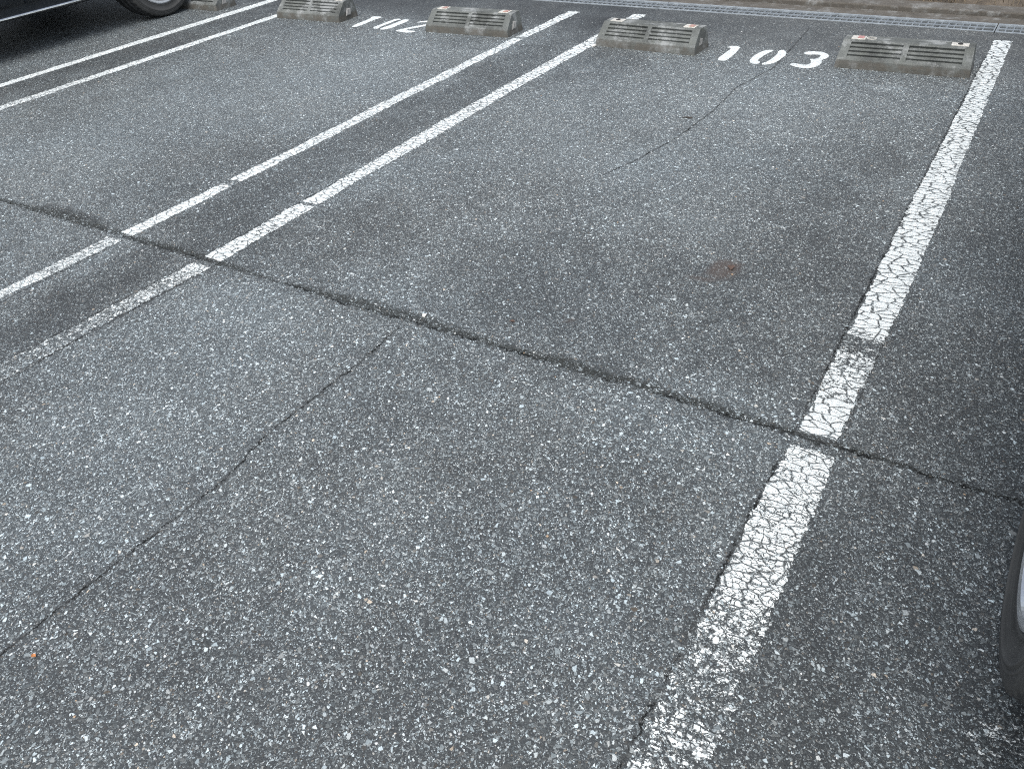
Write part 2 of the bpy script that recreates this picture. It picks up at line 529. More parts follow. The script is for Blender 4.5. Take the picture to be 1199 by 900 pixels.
def lathe_x(bm, prof, n=72, mi=0, rfun=None):
    """revolve (x, r) profile round the X axis"""
    rings = []
    for k in range(n):
        a = 2 * math.pi * k / n
        ring = []
        for i, (px, r) in enumerate(prof):
            rr = r if rfun is None else rfun(i, k, px, r)
            ring.append(bm.verts.new((px, rr * math.cos(a), rr * math.sin(a))))
        rings.append(ring)
    for k in range(n):
        A, B = rings[k], rings[(k + 1) % n]
        for i in range(len(prof) - 1):
            bm.faces.new((A[i], A[i + 1], B[i + 1], B[i])).material_index = mi


def copy_tree(o, parent=None):
    c = o.copy()
    col.objects.link(c)
    if parent: c.parent = parent
    for ch in list(o.children):
        copy_tree(ch, c)
    return c


def interp(pts, t):
    if t <= pts[0][0]: return pts[0][1]
    for (a, va), (b, vb) in zip(pts, pts[1:]):
        if t <= b: return va + (vb - va) * (t - a) / (b - a)
    return pts[-1][1]


def n1(t, s=0.0):
    return mnoise.noise(Vector((t, s, .37)))


# ------------------------------------------------------------------ the setting
DR0, DR1 = 5.452, 5.655                                    # drain front and back edge
bm = bmesh.new()
LY = field_layers(bm)
xs = [-60, -30, -15, -10] + [-8 + .1 * i for i in range(17)] + [-6.4 + .022 * i for i in range(1, 315)] + [.6, .8, 1.2, 2, 4, 10, 30, 60]
ys = [-60, -20, -6, -2, -.6] + [-.2 + .022 * i for i in range(257)] + [DR0]
grid = []
for y in ys:
    row = []
    for x in xs:
        v = bm.verts.new((x, y, 0))
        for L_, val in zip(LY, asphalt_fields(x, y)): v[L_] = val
        row.append(v)
    grid.append(row)
for a_, b_ in zip(grid, grid[1:]):
    for i in range(len(xs) - 1):
        bm.faces.new((a_[i], a_[i + 1], b_[i + 1], b_[i]))
edge = [bm.verts.new((x, DR0, -.22)) for x in (xs[0], xs[-1])]
bm.faces.new([edge[0], edge[1]] + grid[-1][::-1])
tag(obj("asphalt_ground", bm, MAT['asphalt']), kind='structure')
bm = bmesh.new()
v = [bm.verts.new(p) for p in ((-600, -600, -.2), (600, -600, -.2), (600, 600, -.2), (-600, 600, -.2))]
bm.faces.new(v)
tag(obj("terrain", bm, MAT['terrain']), kind='structure')
bm = bmesh.new()                                           # concrete trough, floor painted dark as shade, under the grating and its back shoulder
box(bm, -30, 30, DR0 + .002, DR1 - .002, -.19, -.12, 1)
box(bm, -30, 30, DR1, 5.800, -.19, .002)
tag(obj("drain_channel", bm, [MAT['concrete'], MAT['silt']]), kind='structure')
bm = bmesh.new()
for i in range(-30, 30, 2):
    box(bm, i + .003, i + 1.997, 5.803, 5.965, -.19, .030)
tag(obj("kerb", bm, MAT['concrete'], bevel=.008), kind='structure')
# planted bed, rising a little behind the kerb
bm = bmesh.new()
nx, ny = 260, 60
grid = []
for j in range(ny + 1):
    row = []
    yy = 5.967 + 14 * (j / ny) ** 2.2
    for i in range(nx + 1):
        xx = -14 + 26 * i / nx
        d = yy - 5.967
        z = .018 + .10 * (1 - math.exp(-d * 1.2)) + .035 * mnoise.noise(Vector((xx * 2.1, yy * 2.1, 0))) * min(1, d * 3) + .018 * mnoise.noise(Vector((xx * 9, yy * 9, 3))) * min(1, d * 6 + .15)
        row.append(bm.verts.new((xx, yy, z)))
    grid.append(row)
for j in range(ny):
    for i in range(nx):
        bm.faces.new((grid[j][i], grid[j][i + 1], grid[j + 1][i + 1], grid[j + 1][i]))
tag(obj("soil_bed", bm, MAT['soil'], smooth=True), kind='structure')

# ------------------------------------------------------------------ painted lines
LINES = {
    'A': dict(l=[[0.4, -0.2705], [0.973, -0.2701], [1.546, -0.2657], [1.626, -0.2636], [2.288, -0.2600], [2.743, -0.2658], [3.841, -0.2609], [5.285, -0.2581]],
              r=[[0.4, -0.1570], [1.026, -0.1563], [1.389, -0.1575], [1.554, -0.1681], [1.663, -0.1756], [2.1, -0.1630], [2.785, -0.1570], [3.984, -0.1677], [5.306, -0.1737]],
              y=(.42, 5.297), wear=[(.42, .74), (.60, .68), (.66, .34), (.70, .58), (.74, .40), (.80, .58), (.88, .57), (.95, .48), (1.02, .35), (1.10, .20), (1.2, .24), (1.35, .26), (1.46, .16), (1.52, .06), (1.548, .06), (1.558, 1.2), (1.603, 1.2), (1.616, .05), (1.70, .12), (1.78, .26), (1.86, .34), (1.96, .38), (2.01, .58), (2.05, .66), (2.09, .30), (2.16, .10), (2.6, .04), (3.6, .02), (5.3, .0)], crk=1.0),
    'B': dict(l=[[0.5, -2.40], [0.862, -2.3924], [1.11, -2.3643], [1.534, -2.3494], [2.124, -2.3503], [2.446, -2.3541], [2.98, -2.3719], [3.76, -2.3784], [4.743, -2.3723], [5.3, -2.372]],
              r=[[0.5, -2.285], [0.931, -2.2842], [1.112, -2.2922], [1.556, -2.2607], [2.125, -2.2661], [2.447, -2.2777], [2.847, -2.2745], [3.61, -2.2869], [5.3, -2.284]],
              y=(.5, 5.29), wear=[(.5, .7), (.85, .64), (.98, .56), (1.05, .62), (1.12, .56), (1.22, .42), (1.3, .40), (1.38, .54), (1.48, .40), (1.54, .18), (1.555, .2), (1.567, 1.2), (1.601, 1.2), (1.612, .15), (1.7, .28), (1.85, .30), (2.06, .22), (2.088, .2), (2.095, .75), (2.110, .75), (2.12, .15), (2.4, .26), (3.2, .24), (4.2, .15), (5.3, .08)], crk=.9),
    'C': dict(l=[[0.5, -2.82], [1.122, -2.8182], [1.55, -2.8188], [1.606, -2.8041], [2.521, -2.8076], [3.086, -2.8245], [5.227, -2.8316]],
              r=[[0.5, -2.76], [1.087, -2.7609], [1.568, -2.7423], [1.632, -2.7377], [2.528, -2.7371], [3.234, -2.7466], [4.46, -2.7584], [5.221, -2.747]],
              y=(.5, 5.235), wear=[(.5, .5), (.9, .35), (1.15, .22), (1.35, .3), (1.5, .42), (1.562, .35), (1.572, 1.1), (1.598, 1.1), (1.608, .15), (2.0, .22), (2.1, .2), (2.125, .8), (2.145, .8), (2.16, .16), (2.6, .27), (3.4, .25), (4.4, .15), (4.50, .12), (4.53, .8), (4.56, .1), (5.3, .05)], crk=.8),
    'D': dict(l=[[.5, -4.86], [2.368, -4.866], [4.5, -4.886], [5.3, -4.89]], r=[[.5, -4.786], [2.326, -4.787], [4.27, -4.8095], [5.3, -4.812]],
              y=(.5, 5.25), wear=[(.5, .4), (2.3, .36), (2.9, .34), (3.3, .12), (5.3, .05)], crk=.6),
    'E': dict(l=[[.5, -5.29], [2.635, -5.298], [4.795, -5.325], [5.3, -5.33]], r=[[.5, -5.22], [2.589, -5.222], [4.664, -5.232], [5.3, -5.234]],
              y=(.5, 5.25), wear=[(.5, .3), (2.6, .14), (5.3, .06)], crk=.5),
    'A2': dict(l=[[.4, .197], [5.3, .20]], r=[[.4, .288], [5.3, .285]],
               y=(.42, 5.297), wear=[(.42, .9), (.8, .85), (.93, .78), (.97, .62), (.99, .50), (1.01, .52), (1.04, .72), (1.5, .8), (2.0, .5), (5.3, .1)], crk=1.0),
}
LLAB = {
    'A': "white line at the right of bay 103, deeply crackled and worn away nearest the viewer",
    'B': "right-hand line of the middle white pair, starting beneath the left wheel stop of bay 103",
    'C': "left-hand line of the middle white pair, ending clear of the wheel stops near the drain",
    'D': "white line at the left of bay 102, running up to that bay's left wheel stop",
    'E': "thin white line closest to the dark car at far left",
    'A2': "faded remains of a white line under the tyre at the right edge",
}


def line(key):
    d = LINES[key]
    bm = bmesh.new()
    wl = bm.verts.layers.float.new("wear")
    cl = bm.verts.layers.float.new("crackle")
    LY = field_layers(bm)
    y0, y1 = d['y']
    step = .0075
    nrow = int((y1 - y0) / step)
    prev = None
    s = sum(ord(c) for c in key) * 1.3
    us = (0, .06, .2, .5, .8, .94, 1)
    for k in range(nrow + 1):
        y = y0 + (y1 - y0) * k / nrow
        wear = interp(d['wear'], y)
        wear += (.16 if key != 'A' else .07) * max(0, fbm(0, y, 5.0, 3, s) * 2.2) + .10 * max(0, n1(y * 21, s + 3))
        jag = .0055 + .007 * max(0, min(1, wear))
        xl = interp(d['l'], y) + jag * .6 * n1(y * 38, s) + jag * n1(y * 110, s + 5) + .006 * n1(y * 8, s + 9)
        xr = interp(d['r'], y) + jag * .6 * n1(y * 38, s + 20) + jag * n1(y * 110, s + 25) + .006 * n1(y * 8, s + 29)
        row = []
        for u in us:
            endj = .006 * n1(u * 6 + s, 2.2 if k == 0 else 7.7) if k in (0, nrow) else 0
            v = bm.verts.new((xl + (xr - xl) * u, y + endj, .0010))
            v[wl] = wear + (.05 if u in (0, 1) and wear > .12 else 0)
            v[cl] = d['crk']
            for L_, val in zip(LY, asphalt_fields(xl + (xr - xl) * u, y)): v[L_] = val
            row.append(v)
        if prev:
            for i in range(len(us) - 1):
                bm.faces.new((prev[i], prev[i + 1], row[i + 1], row[i]))
        prev = row
    o = obj("parking_line", bm, MAT['paint'])
    tag(o, LLAB[key], "painted line", "white parking lines")


for k in ('A', 'B', 'C', 'D', 'E', 'A2'):
    line(k)

# ------------------------------------------------------------------ stall numbers
DIG = {
    '1a': [[-1.5097, 4.473], [-1.512, 4.5967], [-1.5071, 4.6953], [-1.5199, 4.7233], [-1.5425, 4.7204], [-1.5315, 4.7473], [-1.4981, 4.7583], [-1.4754, 4.7334], [-1.4665, 4.6053], [-1.4624, 4.4828], [-1.4755, 4.4612]],
    '0aL': [[-1.3401, 4.5036], [-1.3491, 4.5752], [-1.3415, 4.6607], [-1.3266, 4.7259], [-1.2921, 4.7486], [-1.2907, 4.7155], [-1.3049, 4.6664], [-1.3121, 4.5877], [-1.3145, 4.523], [-1.2871, 4.5009], [-1.2898, 4.4647], [-1.3155, 4.464]],
    '0aR': [[-1.2666, 4.4727], [-1.2462, 4.5255], [-1.2398, 4.6167], [-1.242, 4.681], [-1.2537, 4.739], [-1.2438, 4.7647], [-1.2184, 4.7286], [-1.2034, 4.6722], [-1.2044, 4.6137], [-1.2101, 4.5379], [-1.2282, 4.486], [-1.2542, 4.4605]],
    '3a': [[-1.1193, 4.7354], [-1.1072, 4.7746], [-1.0747, 4.7811], [-1.0308, 4.787], [-0.9855, 4.7309], [-0.9909, 4.676], [-1.0062, 4.6393], [-0.9923, 4.5924], [-0.9941, 4.5208], [-1.0254, 4.4759], [-1.0802, 4.4766], [-1.126, 4.5051], [-1.1264, 4.5316], [-1.0959, 4.5319], [-1.0539, 4.5201], [-1.0339, 4.5473], [-1.033, 4.5948], [-1.0607, 4.6353], [-1.0275, 4.6467], [-1.0189, 4.6876], [-1.0214, 4.7294], [-1.0525, 4.7405], [-1.0913, 4.7166]],
    '1b': [[-4.0607, 4.4282], [-4.073, 4.4905], [-4.0751, 4.5683], [-4.0765, 4.664], [-4.1069, 4.6969], [-4.0816, 4.7137], [-4.0354, 4.7132], [-4.0244, 4.6863], [-4.0376, 4.625], [-4.0267, 4.5268], [-4.0225, 4.4552], [-4.0323, 4.4217]],
    '0bL': [[-3.8864, 4.4493], [-3.8977, 4.4782], [-3.891, 4.5458], [-3.8969, 4.6218], [-3.8901, 4.6917], [-3.8667, 4.71], [-3.8425, 4.6831], [-3.8673, 4.6712], [-3.8614, 4.5768], [-3.8628, 4.5106], [-3.8636, 4.4778], [-3.8438, 4.4367], [-3.8653, 4.43]],
    '0bR': [[-3.821, 4.4374], [-3.8243, 4.4791], [-3.8132, 4.5584], [-3.8213, 4.6557], [-3.8193, 4.7059], [-3.7846, 4.7004], [-3.7678, 4.6561], [-3.7713, 4.5821], [-3.7638, 4.487], [-3.7822, 4.443], [-3.7993, 4.4229]],
    '2b': [[-3.683, 4.655], [-3.676, 4.680], [-3.645, 4.716], [-3.600, 4.728], [-3.556, 4.700], [-3.546, 4.655], [-3.562, 4.605], [-3.605, 4.535], [-3.640, 4.468], [-3.610, 4.455], [-3.552, 4.462], [-3.545, 4.440], [-3.575, 4.412], [-3.62, 4.420], [-3.690, 4.424], [-3.672, 4.475], [-3.640, 4.540], [-3.600, 4.605], [-3.582, 4.650], [-3.590, 4.683], [-3.620, 4.690], [-3.650, 4.672]],
}


def digit(polys, parent, cx, cy):
    bm = bmesh.new()
    wl = bm.verts.layers.float.new("wear")
    cl = bm.verts.layers.float.new("crackle")
    for q, key in enumerate(polys):
        P = DIG[key]
        # smooth and fray the outline (Chaikin, then noise)
        area = sum(a_[0] * b_[1] - b_[0] * a_[1] for a_, b_ in zip(P, P[1:] + P[:1]))
        sg = 1 if area > 0 else -1
        Q = []
        for i in range(len(P)):
            p_, q_, r_ = Vector(P[i - 1]), Vector(P[i]), Vector(P[(i + 1) % len(P)])
            d1, d2 = (q_ - p_).normalized(), (r_ - q_).normalized()
            nn = Vector((d1.y + d2.y, -(d1.x + d2.x)))
            nn = nn.normalized() if nn.length > .2 else Vector((0, 0))
            Q.append(tuple(q_ + nn * sg * .0055))
        P = Q
        for _ in range(2):
            N = []
            for a, b in zip(P, P[1:] + P[:1]):
                N.append((a[0] * .75 + b[0] * .25, a[1] * .75 + b[1] * .25))
                N.append((a[0] * .25 + b[0] * .75, a[1] * .25 + b[1] * .75))
            P = N
        vs_ = []
        for i, (px, py) in enumerate(P):
            v = bm.verts.new((px + .0022 * n1(i * .9, q + px * 9) - cx, py + .003 * n1(i * .9, q + 4 + py * 9) - cy, .0012))
            v[wl] = .10; v[cl] = 0.12
            vs_.append(v)
        f = bm.faces.new(vs_)
        if f.normal.z < 0: f.normal_flip()
    bmesh.ops.recalc_face_normals(bm, faces=bm.faces[:])
    for f in bm.faces:
        f.normal_update()
        if f.normal.z < 0: f.normal_flip()
    bmesh.ops.triangulate(bm, faces=bm.faces[:])
    return obj("digit", bm, MAT['paint'], parent)


for lab, cx, cy, ds in (("number 103 stencilled in white paint between the two wheel stops at right", -1.26, 4.6, (['1a'], ['0aL', '0aR'], ['3a'])),
                        ("number 102 stencilled in white paint, its last digit half hidden by a wheel stop", -3.83, 4.56, (['1b'], ['0bL', '0bR'], ['2b']))):
    t = empty("stall_number", (cx, cy, 0))
    tag(t, lab, "painted number", "stall numbers")
    for d in ds: digit(d, t, cx, cy)

# ------------------------------------------------------------------ wheel stops
def stop_mesh(W=.612):
    """cast concrete stop, front towards -Y, origin at front bottom centre"""
    bm = bmesh.new()
    H, yt0, yt1, yb = .118, .088, .185, .205
    ya, za = .004, .040
    sl = Vector((0, yt0 - ya, H - za)); L = sl.length; sl.normalize()
    nrm = Vector((0, -sl.z, sl.y))
    ngr = 4
    # slope sample positions (distance along the slope) with groove depth
    base, groove = [], []
    s0, s1 = .012, L - .012
    pitch = (s1 - s0) / ngr
    S = [(0.0, 0), (s0 - .001, 0)]
    for g in range(ngr):
        a = s0 + g * pitch
        S += [(a + .001, -.003), (a + pitch * .56, -.003), (a + pitch * .62, -.013), (a + pitch * .95, -.013)]
    S += [(s1 + .001, 0), (L, 0)]
    def prof(grooved):
        pts = [(0, 0), (.001, .020), (ya, za)]
        for s, d in S[1:-1]:
            p = Vector((0, ya, za)) + sl * s + nrm * (d if grooved else 0)
            pts.append((p.y, p.z))
        pts += [(yt0, H), ((yt0 + yt1) / 2, H), (yt1, H - .001), (yb - .006, .06), (yb, 0)]
        return pts
    A, B = prof(False), prof(True)
    hw = W / 2
    m_ = .042
    cols = [(-hw, A, .010), (-hw + .012, A, 0), (-hw + m_, A, 0), (-hw + m_ + .003, B, 0), (-.016, B, 0), (-.013, A, 0), (.013, A, 0), (.016, B, 0), (hw - m_ - .003, B, 0), (hw - m_, A, 0), (hw - .012, A, 0), (hw, A, .010)]
    rows = []
    for (x, pr, inset) in cols:
        sg = -1 if x < 0 else 1
        row = []
        for (py, pz) in pr:
            tap = .012 * pz / .118                         # ends lean in towards the top
            row.append(bm.verts.new((x - sg * tap * (abs(x) / hw), py, pz)))
        rows.append(row)
    npf = len(A)
    for a, b in zip(rows, rows[1:]):
        for i in range(npf - 1):
            bm.faces.new((a[i], b[i], b[i + 1], a[i + 1]))
    bm.faces.new(list(reversed(rows[0]))[::-1][::-1])
    bm.faces.new(rows[-1])
    for a, b in zip(rows, rows[1:]):
        bm.faces.new((a[-1], b[-1], b[0], a[0]))
    bmesh.ops.recalc_face_normals(bm, faces=bm.faces[:])
    # dimple in each end
    return bm


def reflector(parent, x, kind):
    z = .1185
    y0, y1 = .098, .158
    w = .034
    if kind in ('orange', 'red'):
        bm = bmesh.new()
        box(bm, x - w, x + w, y0, y1, z - .004, z + .004)
        r = obj("reflector", bm, MAT['refl_white'], parent, bevel=.002)
        bm = bmesh.new()
        box(bm, x - w * .15, x + w * .75, y0 + .008, y1 - .012, z + .0042, z + .0065)
        obj("reflector_lens", bm, MAT['refl_orange' if kind == 'orange' else 'refl_red'], r, bevel=.0015)
    elif kind == 'hole':
        bm = bmesh.new()
        box(bm, x - w * 1.15, x + w * 1.15, y0 + .004, y1 - .006, z - .004, z + .003)
        r = obj("anchor_plate", bm, MAT['refl_white'], parent, bevel=.002)
        bm = bmesh.new()
        q = [bm.verts.new((x + .012 * math.cos(a), (y0 + y1) / 2 + .016 * math.sin(a), z + .0036)) for a in [i * math.pi / 10 for i in range(20)]]
        bm.faces.new(q)
        e = bmesh.ops.extrude_face_region(bm, geom=bm.faces[:])
        bmesh.ops.translate(bm, vec=(0, 0, .0012), verts=[g for g in e['geom'] if isinstance(g, bmesh.types.BMVert)])
        obj("bolt_hole", bm, MAT['hole'], r)
    elif kind == 'ring':
        bm = bmesh.new()
        n_ = 28
        prof = [(.024, 0), (.024, .003), (.018, .003), (.018, 0)]
        rings = [[bm.verts.new((x + r * 1.05 * math.cos(a), (y0 + y1) / 2 + .002 + r * math.sin(a), z + zz)) for r, zz in prof] for a in [2 * math.pi * i / n_ for i in range(n_)]]
        for i in range(n_):
            for j in range(3):
                bm.faces.new((rings[i][j], rings[i][j + 1], rings[(i + 1) % n_][j + 1], rings[(i + 1) % n_][j]))
        bmesh.ops.recalc_face_normals(bm, faces=bm.faces[:])
        obj("anchor_ring", bm, MAT['refl_white'], parent)


def end_dimple(parent, sx):
    bm = bmesh.new()
    x = sx * .3045
    pts = [(.062, .030), (.118, .030), (.128, .068), (.088, .078)]
    vs_ = [bm.verts.new((x - sx * .012 * pz / .118, py, pz)) for py, pz in pts]
    inn = [bm.verts.new((x + sx * .0045 - sx * .012 * (pz * .7 + .016) / .118, .098 + (py - .098) * .7, .052 + (pz - .052) * .7)) for py, pz in pts]
    for i in range(4):
        bm.faces.new((vs_[i], vs_[(i + 1) % 4], inn[(i + 1) % 4], inn[i]))
    bm.faces.new(inn)
    bmesh.ops.recalc_face_normals(bm, faces=bm.faces[:])
    obj("end_boss", bm, MAT['boss'], parent)


MAT['boss'] = simple_mat("pale_concrete", (.26, .26, .25), .9, 0, .25, 40, .002)
STOPS = [
    # left x, right x, front y left, right, fittings (x, kind), label
    (-.913, -.283, 4.535, 4.560, [(-.235, 'red'), (-.175, 'ring'), (.235, 'hole')], "wheel stop right of number 103, its right half darkened, red patch on top"),
    (-2.268, -1.652, 4.517, 4.503, [(-.225, 'hole'), (.225, 'orange')], "wheel stop at the left of number 103, sitting on the end of a white line"),
    (-3.475, -2.868, 4.474, 4.512, [(-.225, 'orange'), (.225, 'orange')], "wheel stop with two orange reflectors, covering the end of number 102"),
    (-4.800, -4.222, 4.468, 4.488, [(-.225, 'orange'), (.225, 'orange')], "wheel stop at the left of number 102 with brown streaks along its foot"),
    (-6.060, -5.445, 4.46, 4.486, [(-.225, 'orange'), (.225, 'orange')], "brownish wheel stop partly hidden behind the dark car's wheel"),
]
proto = None
for (xl, xr, yl, yr, fit_, lab) in STOPS:
    rz = math.atan2(yr - yl, xr - xl)
    t = empty("wheel_stop", ((xl + xr) / 2, (yl + yr) / 2, 0), rz)
    tag(t, lab, "wheel stop", "concrete wheel stops")
    if proto is None:
        body = proto = obj("concrete_block", stop_mesh(), MAT['stop'], t, bevel=.004, seg=2)
    else:
        body = proto.copy(); col.objects.link(body); body.parent = t
    body.scale = ((xr - xl) / .612, 1, 1)
    for (fx, kd) in fit_: reflector(t, fx, kd)
    end_dimple(t, 1); end_dimple(t, -1)

# ------------------------------------------------------------------ drain gratings (2 m lengths)
def grate_parts(t):
    """a rim of four joined flats, and a perforated panel inside it"""
    Lg, d = 1.994, DR1 - DR0 - .006
    def sheet(xs, ys, solid, z0, z1, mat, nm):
        bm = bmesh.new()
        V = {}
        def v(i, j):
            if (i, j) not in V: V[(i, j)] = bm.verts.new((xs[i], ys[j], z1))
            return V[(i, j)]
        for i in range(len(xs) - 1):
            for j in range(len(ys) - 1):
                if solid(i, j): bm.faces.new((v(i, j), v(i + 1, j), v(i + 1, j + 1), v(i, j + 1)))
        e = bmesh.ops.extrude_face_region(bm, geom=bm.faces[:])
        bmesh.ops.translate(bm, vec=(0, 0, z0 - z1), verts=[q for q in e['geom'] if isinstance(q, bmesh.types.BMVert)])
        bmesh.ops.recalc_face_normals(bm, faces=bm.faces[:])
        return obj(nm, bm, mat, t)
    sheet([-Lg / 2, -Lg / 2 + .006, Lg / 2 - .006, Lg / 2], [0, .026, d - .030, d], lambda i, j: not (i == 1 and j == 1), -.012, .003, MAT['zinc'], "grate_frame")
    xs = [-Lg / 2 + .0065]
    while xs[-1] < Lg / 2 - .06: xs += [xs[-1] + .007, xs[-1] + .037]
    xs[-1] = Lg / 2 - .0065
    ys = [.0265, .0275, .080, .108, .148, d - .0305]
    sheet(xs, ys, lambda i, j: i % 2 == 0 or j in (0, 2, 4), -.008, .0005, MAT['zinc_shade'], "grate_panel")


gl = {0: "galvanised drain grating at the right end, beyond the right-hand white line",
      1: "galvanised drain grating directly behind the right wheel stop and number 103",
      2: "galvanised drain grating behind the left wheel stop of bay 103 and the middle line pair",
      3: "galvanised drain grating leaving the photo at the top left end of the drain"}
g0 = None
for i in range(7):
    x = -.277 + 1.0 - 2.0 * i + 0.0
    if g0 is None:
        t = empty("drain_grate", (x, DR0 + .003, 0)); grate_parts(t); g0 = t
    else:
        t = copy_tree(g0); t.location.x = x
    tag(t, gl.get(i, "galvanised drain grating farther left along the same drain, outside the view"), "drain grate", "drain gratings along the kerb")

# ------------------------------------------------------------------ dry grass on the bed (uncountable)
MAT['straw'] = simple_mat("dry_grass", (.125, .10, .066), .9, 0, .5, 5)
bm = bmesh.new()
gr = random.Random(5)
for k in range(26000):
    xx = gr.uniform(-9, 2.5)
    yy = 6.0 + 2.6 * gr.random() ** 1.5
    if mnoise.noise(Vector((xx * 1.7, yy * 1.7, 9))) < gr.uniform(-.5, .3): continue
    z = .02 + .10 * (1 - math.exp(-(yy - 5.967) * 1.2)) - .01
    a = gr.uniform(0, 6.28); l = gr.uniform(.03, .11); lean = gr.uniform(.3, 1.5)
    dx, dy = math.cos(a), math.sin(a)
    w = gr.uniform(.0012, .0030)
    p0 = Vector((xx, yy, z)); p1 = p0 + Vector((dx * l * .4 * lean, dy * l * .4 * lean, l * .5)); p2 = p0 + Vector((dx * l * lean, dy * l * lean, l * gr.uniform(.2, .7)))
    sd_ = Vector((-dy, dx, 0)) * w
    v = [bm.verts.new(q) for q in (p0 - sd_, p0 + sd_, p1 + sd_ * .8, p1 - sd_ * .8, p2)]
    bm.faces.new(v[:4]); bm.faces.new((v[3], v[2], v[4]))
tag(obj("dry_grass", bm, MAT['straw']), "dry brown grass and litter on the bed behind the kerb", "dry grass", kind='stuff')

# ------------------------------------------------------------------ loose grit (uncountable) and small litter
def chip(bm, x, y, s, r, mi=0):
    vs_ = []
    rx = r.uniform(.6, 1.3); rz = r.uniform(.35, .7); ang = r.uniform(0, 6.28)
    ret = bmesh.ops.create_icosphere(bm, subdivisions=1, radius=1)
    for v in ret['verts']:
        c = v.co * (1 + r.uniform(-.28, .22))
        px, py = c.x * rx * s, c.y * s
        v.co = (x + px * math.cos(ang) - py * math.sin(ang), y + px * math.sin(ang) + py * math.cos(ang), s * rz * (.55 + c.z))
        v.co.z = max(v.co.z, .0004)
    fs = set()
    for v in ret['verts']:
        for f in v.link_faces: fs.add(f)
    for f in fs: f.material_index = mi


GRIT = [simple_mat("grit_grey", (.16, .17, .18), .7, 0, .3, 200), simple_mat("grit_pale", (.38, .40, .41), .65, 0, .25, 200),
        simple_mat("grit_white", (.62, .64, .64), .6, 0, .15, 200), simple_mat("grit_tan", (.34, .25, .17), .7, 0, .25, 200)]
bm = bmesh.new()
r = random.Random(21)
cnt = 0
while cnt < 1500:
    y = .25 + 4.9 * r.random() ** 1.6
    x = r.uniform(-5.2, .2)
    if x < -1.1 - y * 1.15: continue
    dens = .35 + (.65 if abs(y - 1.62) < .10 else 0) + (.2 if mnoise.noise(Vector((x * 2, y * 2, 1))) > .1 else 0)
    if r.random() > dens: continue
    chip(bm, x, y, r.choice((.0012, .0016, .002, .0026, .0034)) * r.uniform(.8, 1.25), r, r.choices((0, 1, 2, 3), (4, 4, 2, .6))[0])
    cnt += 1
tag(obj("loose_grit", bm, GRIT), "loose grit scattered over the asphalt", "grit", kind='stuff')

bm = bmesh.new(); chip(bm, 0, 0, .016, random.Random(3))
o = obj("pebble", bm, MAT['pebble']); o.location = (-2.262, 4.492, .0025)
tag(o, "small white pebble lying at the left foot of a wheel stop on the white line", "pebble")
bm = bmesh.new(); chip(bm, 0, 0, .010, random.Random(8))
o = obj("pebble", bm, MAT['pebble']); o.location = (-1.395, 1.63, 0)
tag(o, "pale pebble lying in the dark joint across the bay", "pebble")


def leaf(x, y, s, mat, lab, seed):
    bm = bmesh.new(); r = random.Random(seed)
    N = 9
    L_, R2 = [], []
    for i in range(N + 1):
        t = i / N
        w = s * .36 * math.sin(math.pi * min(1, t * .95 + .03)) ** .8 * r.uniform(.8, 1.1)
        z = .0015 + s * .16 * math.sin(t * 3.1) + r.uniform(0, .0008)
        L_.append(bm.verts.new(((t - .5) * s, -w, z + s * .1))); R2.append((bm.verts.new(((t - .5) * s, 0, z)), bm.verts.new(((t - .5) * s, w, z + s * .08))))
    for i in range(N):
        bm.faces.new((L_[i], L_[i + 1], R2[i + 1][0], R2[i][0])); bm.faces.new((R2[i][0], R2[i + 1][0], R2[i + 1][1], R2[i][1]))
    o = obj("dry_leaf", bm, mat)
    md = o.modifiers.new("t", 'SOLIDIFY'); md.thickness = .0006
    o.location = (x, y, 0); o.rotation_euler = (0, 0, r.uniform(0, 6))
    tag(o, lab, "leaf", "leaf scraps on the asphalt")


leaf(-1.345, .292, .011, MAT['leaf_orange'], "tiny orange leaf scrap near the crack at lower left", 1)
leaf(-1.137, 1.72, .016, MAT['leaf_brown'], "reddish brown leaf scrap just beyond the dark joint in mid bay", 2)
leaf(-.672, 2.30, .030, MAT['leaf_brown'], "curled brown leaf lying on the rusty stain", 4)
bm = bmesh.new()
pts = [Vector((-.024, 0, .003)), Vector((-.008, .004, .004)), Vector((.007, .002, .005)), Vector((.022, .007, .003))]
rings = []
for i, p in enumerate(pts):
    rr = (.002, .0026, .0026, .0018)[i]
    rings.append([bm.verts.new((p.x, p.y + rr * math.cos(a), p.z + rr * math.sin(a))) for a in [k * math.pi / 3 for k in range(6)]])
for a, b in zip(rings, rings[1:]):
    for k in range(6): bm.faces.new((a[k], a[(k + 1) % 6], b[(k + 1) % 6], b[k]))
bm.faces.new(rings[0]); bm.faces.new(rings[-1])
bmesh.ops.recalc_face_normals(bm, faces=bm.faces[:])
o = obj("twig", bm, MAT['twig']); o.location = (-1.315, 3.55, 0)
tag(o, "short dark twig lying just left of the hairline crack in bay 103", "twig")


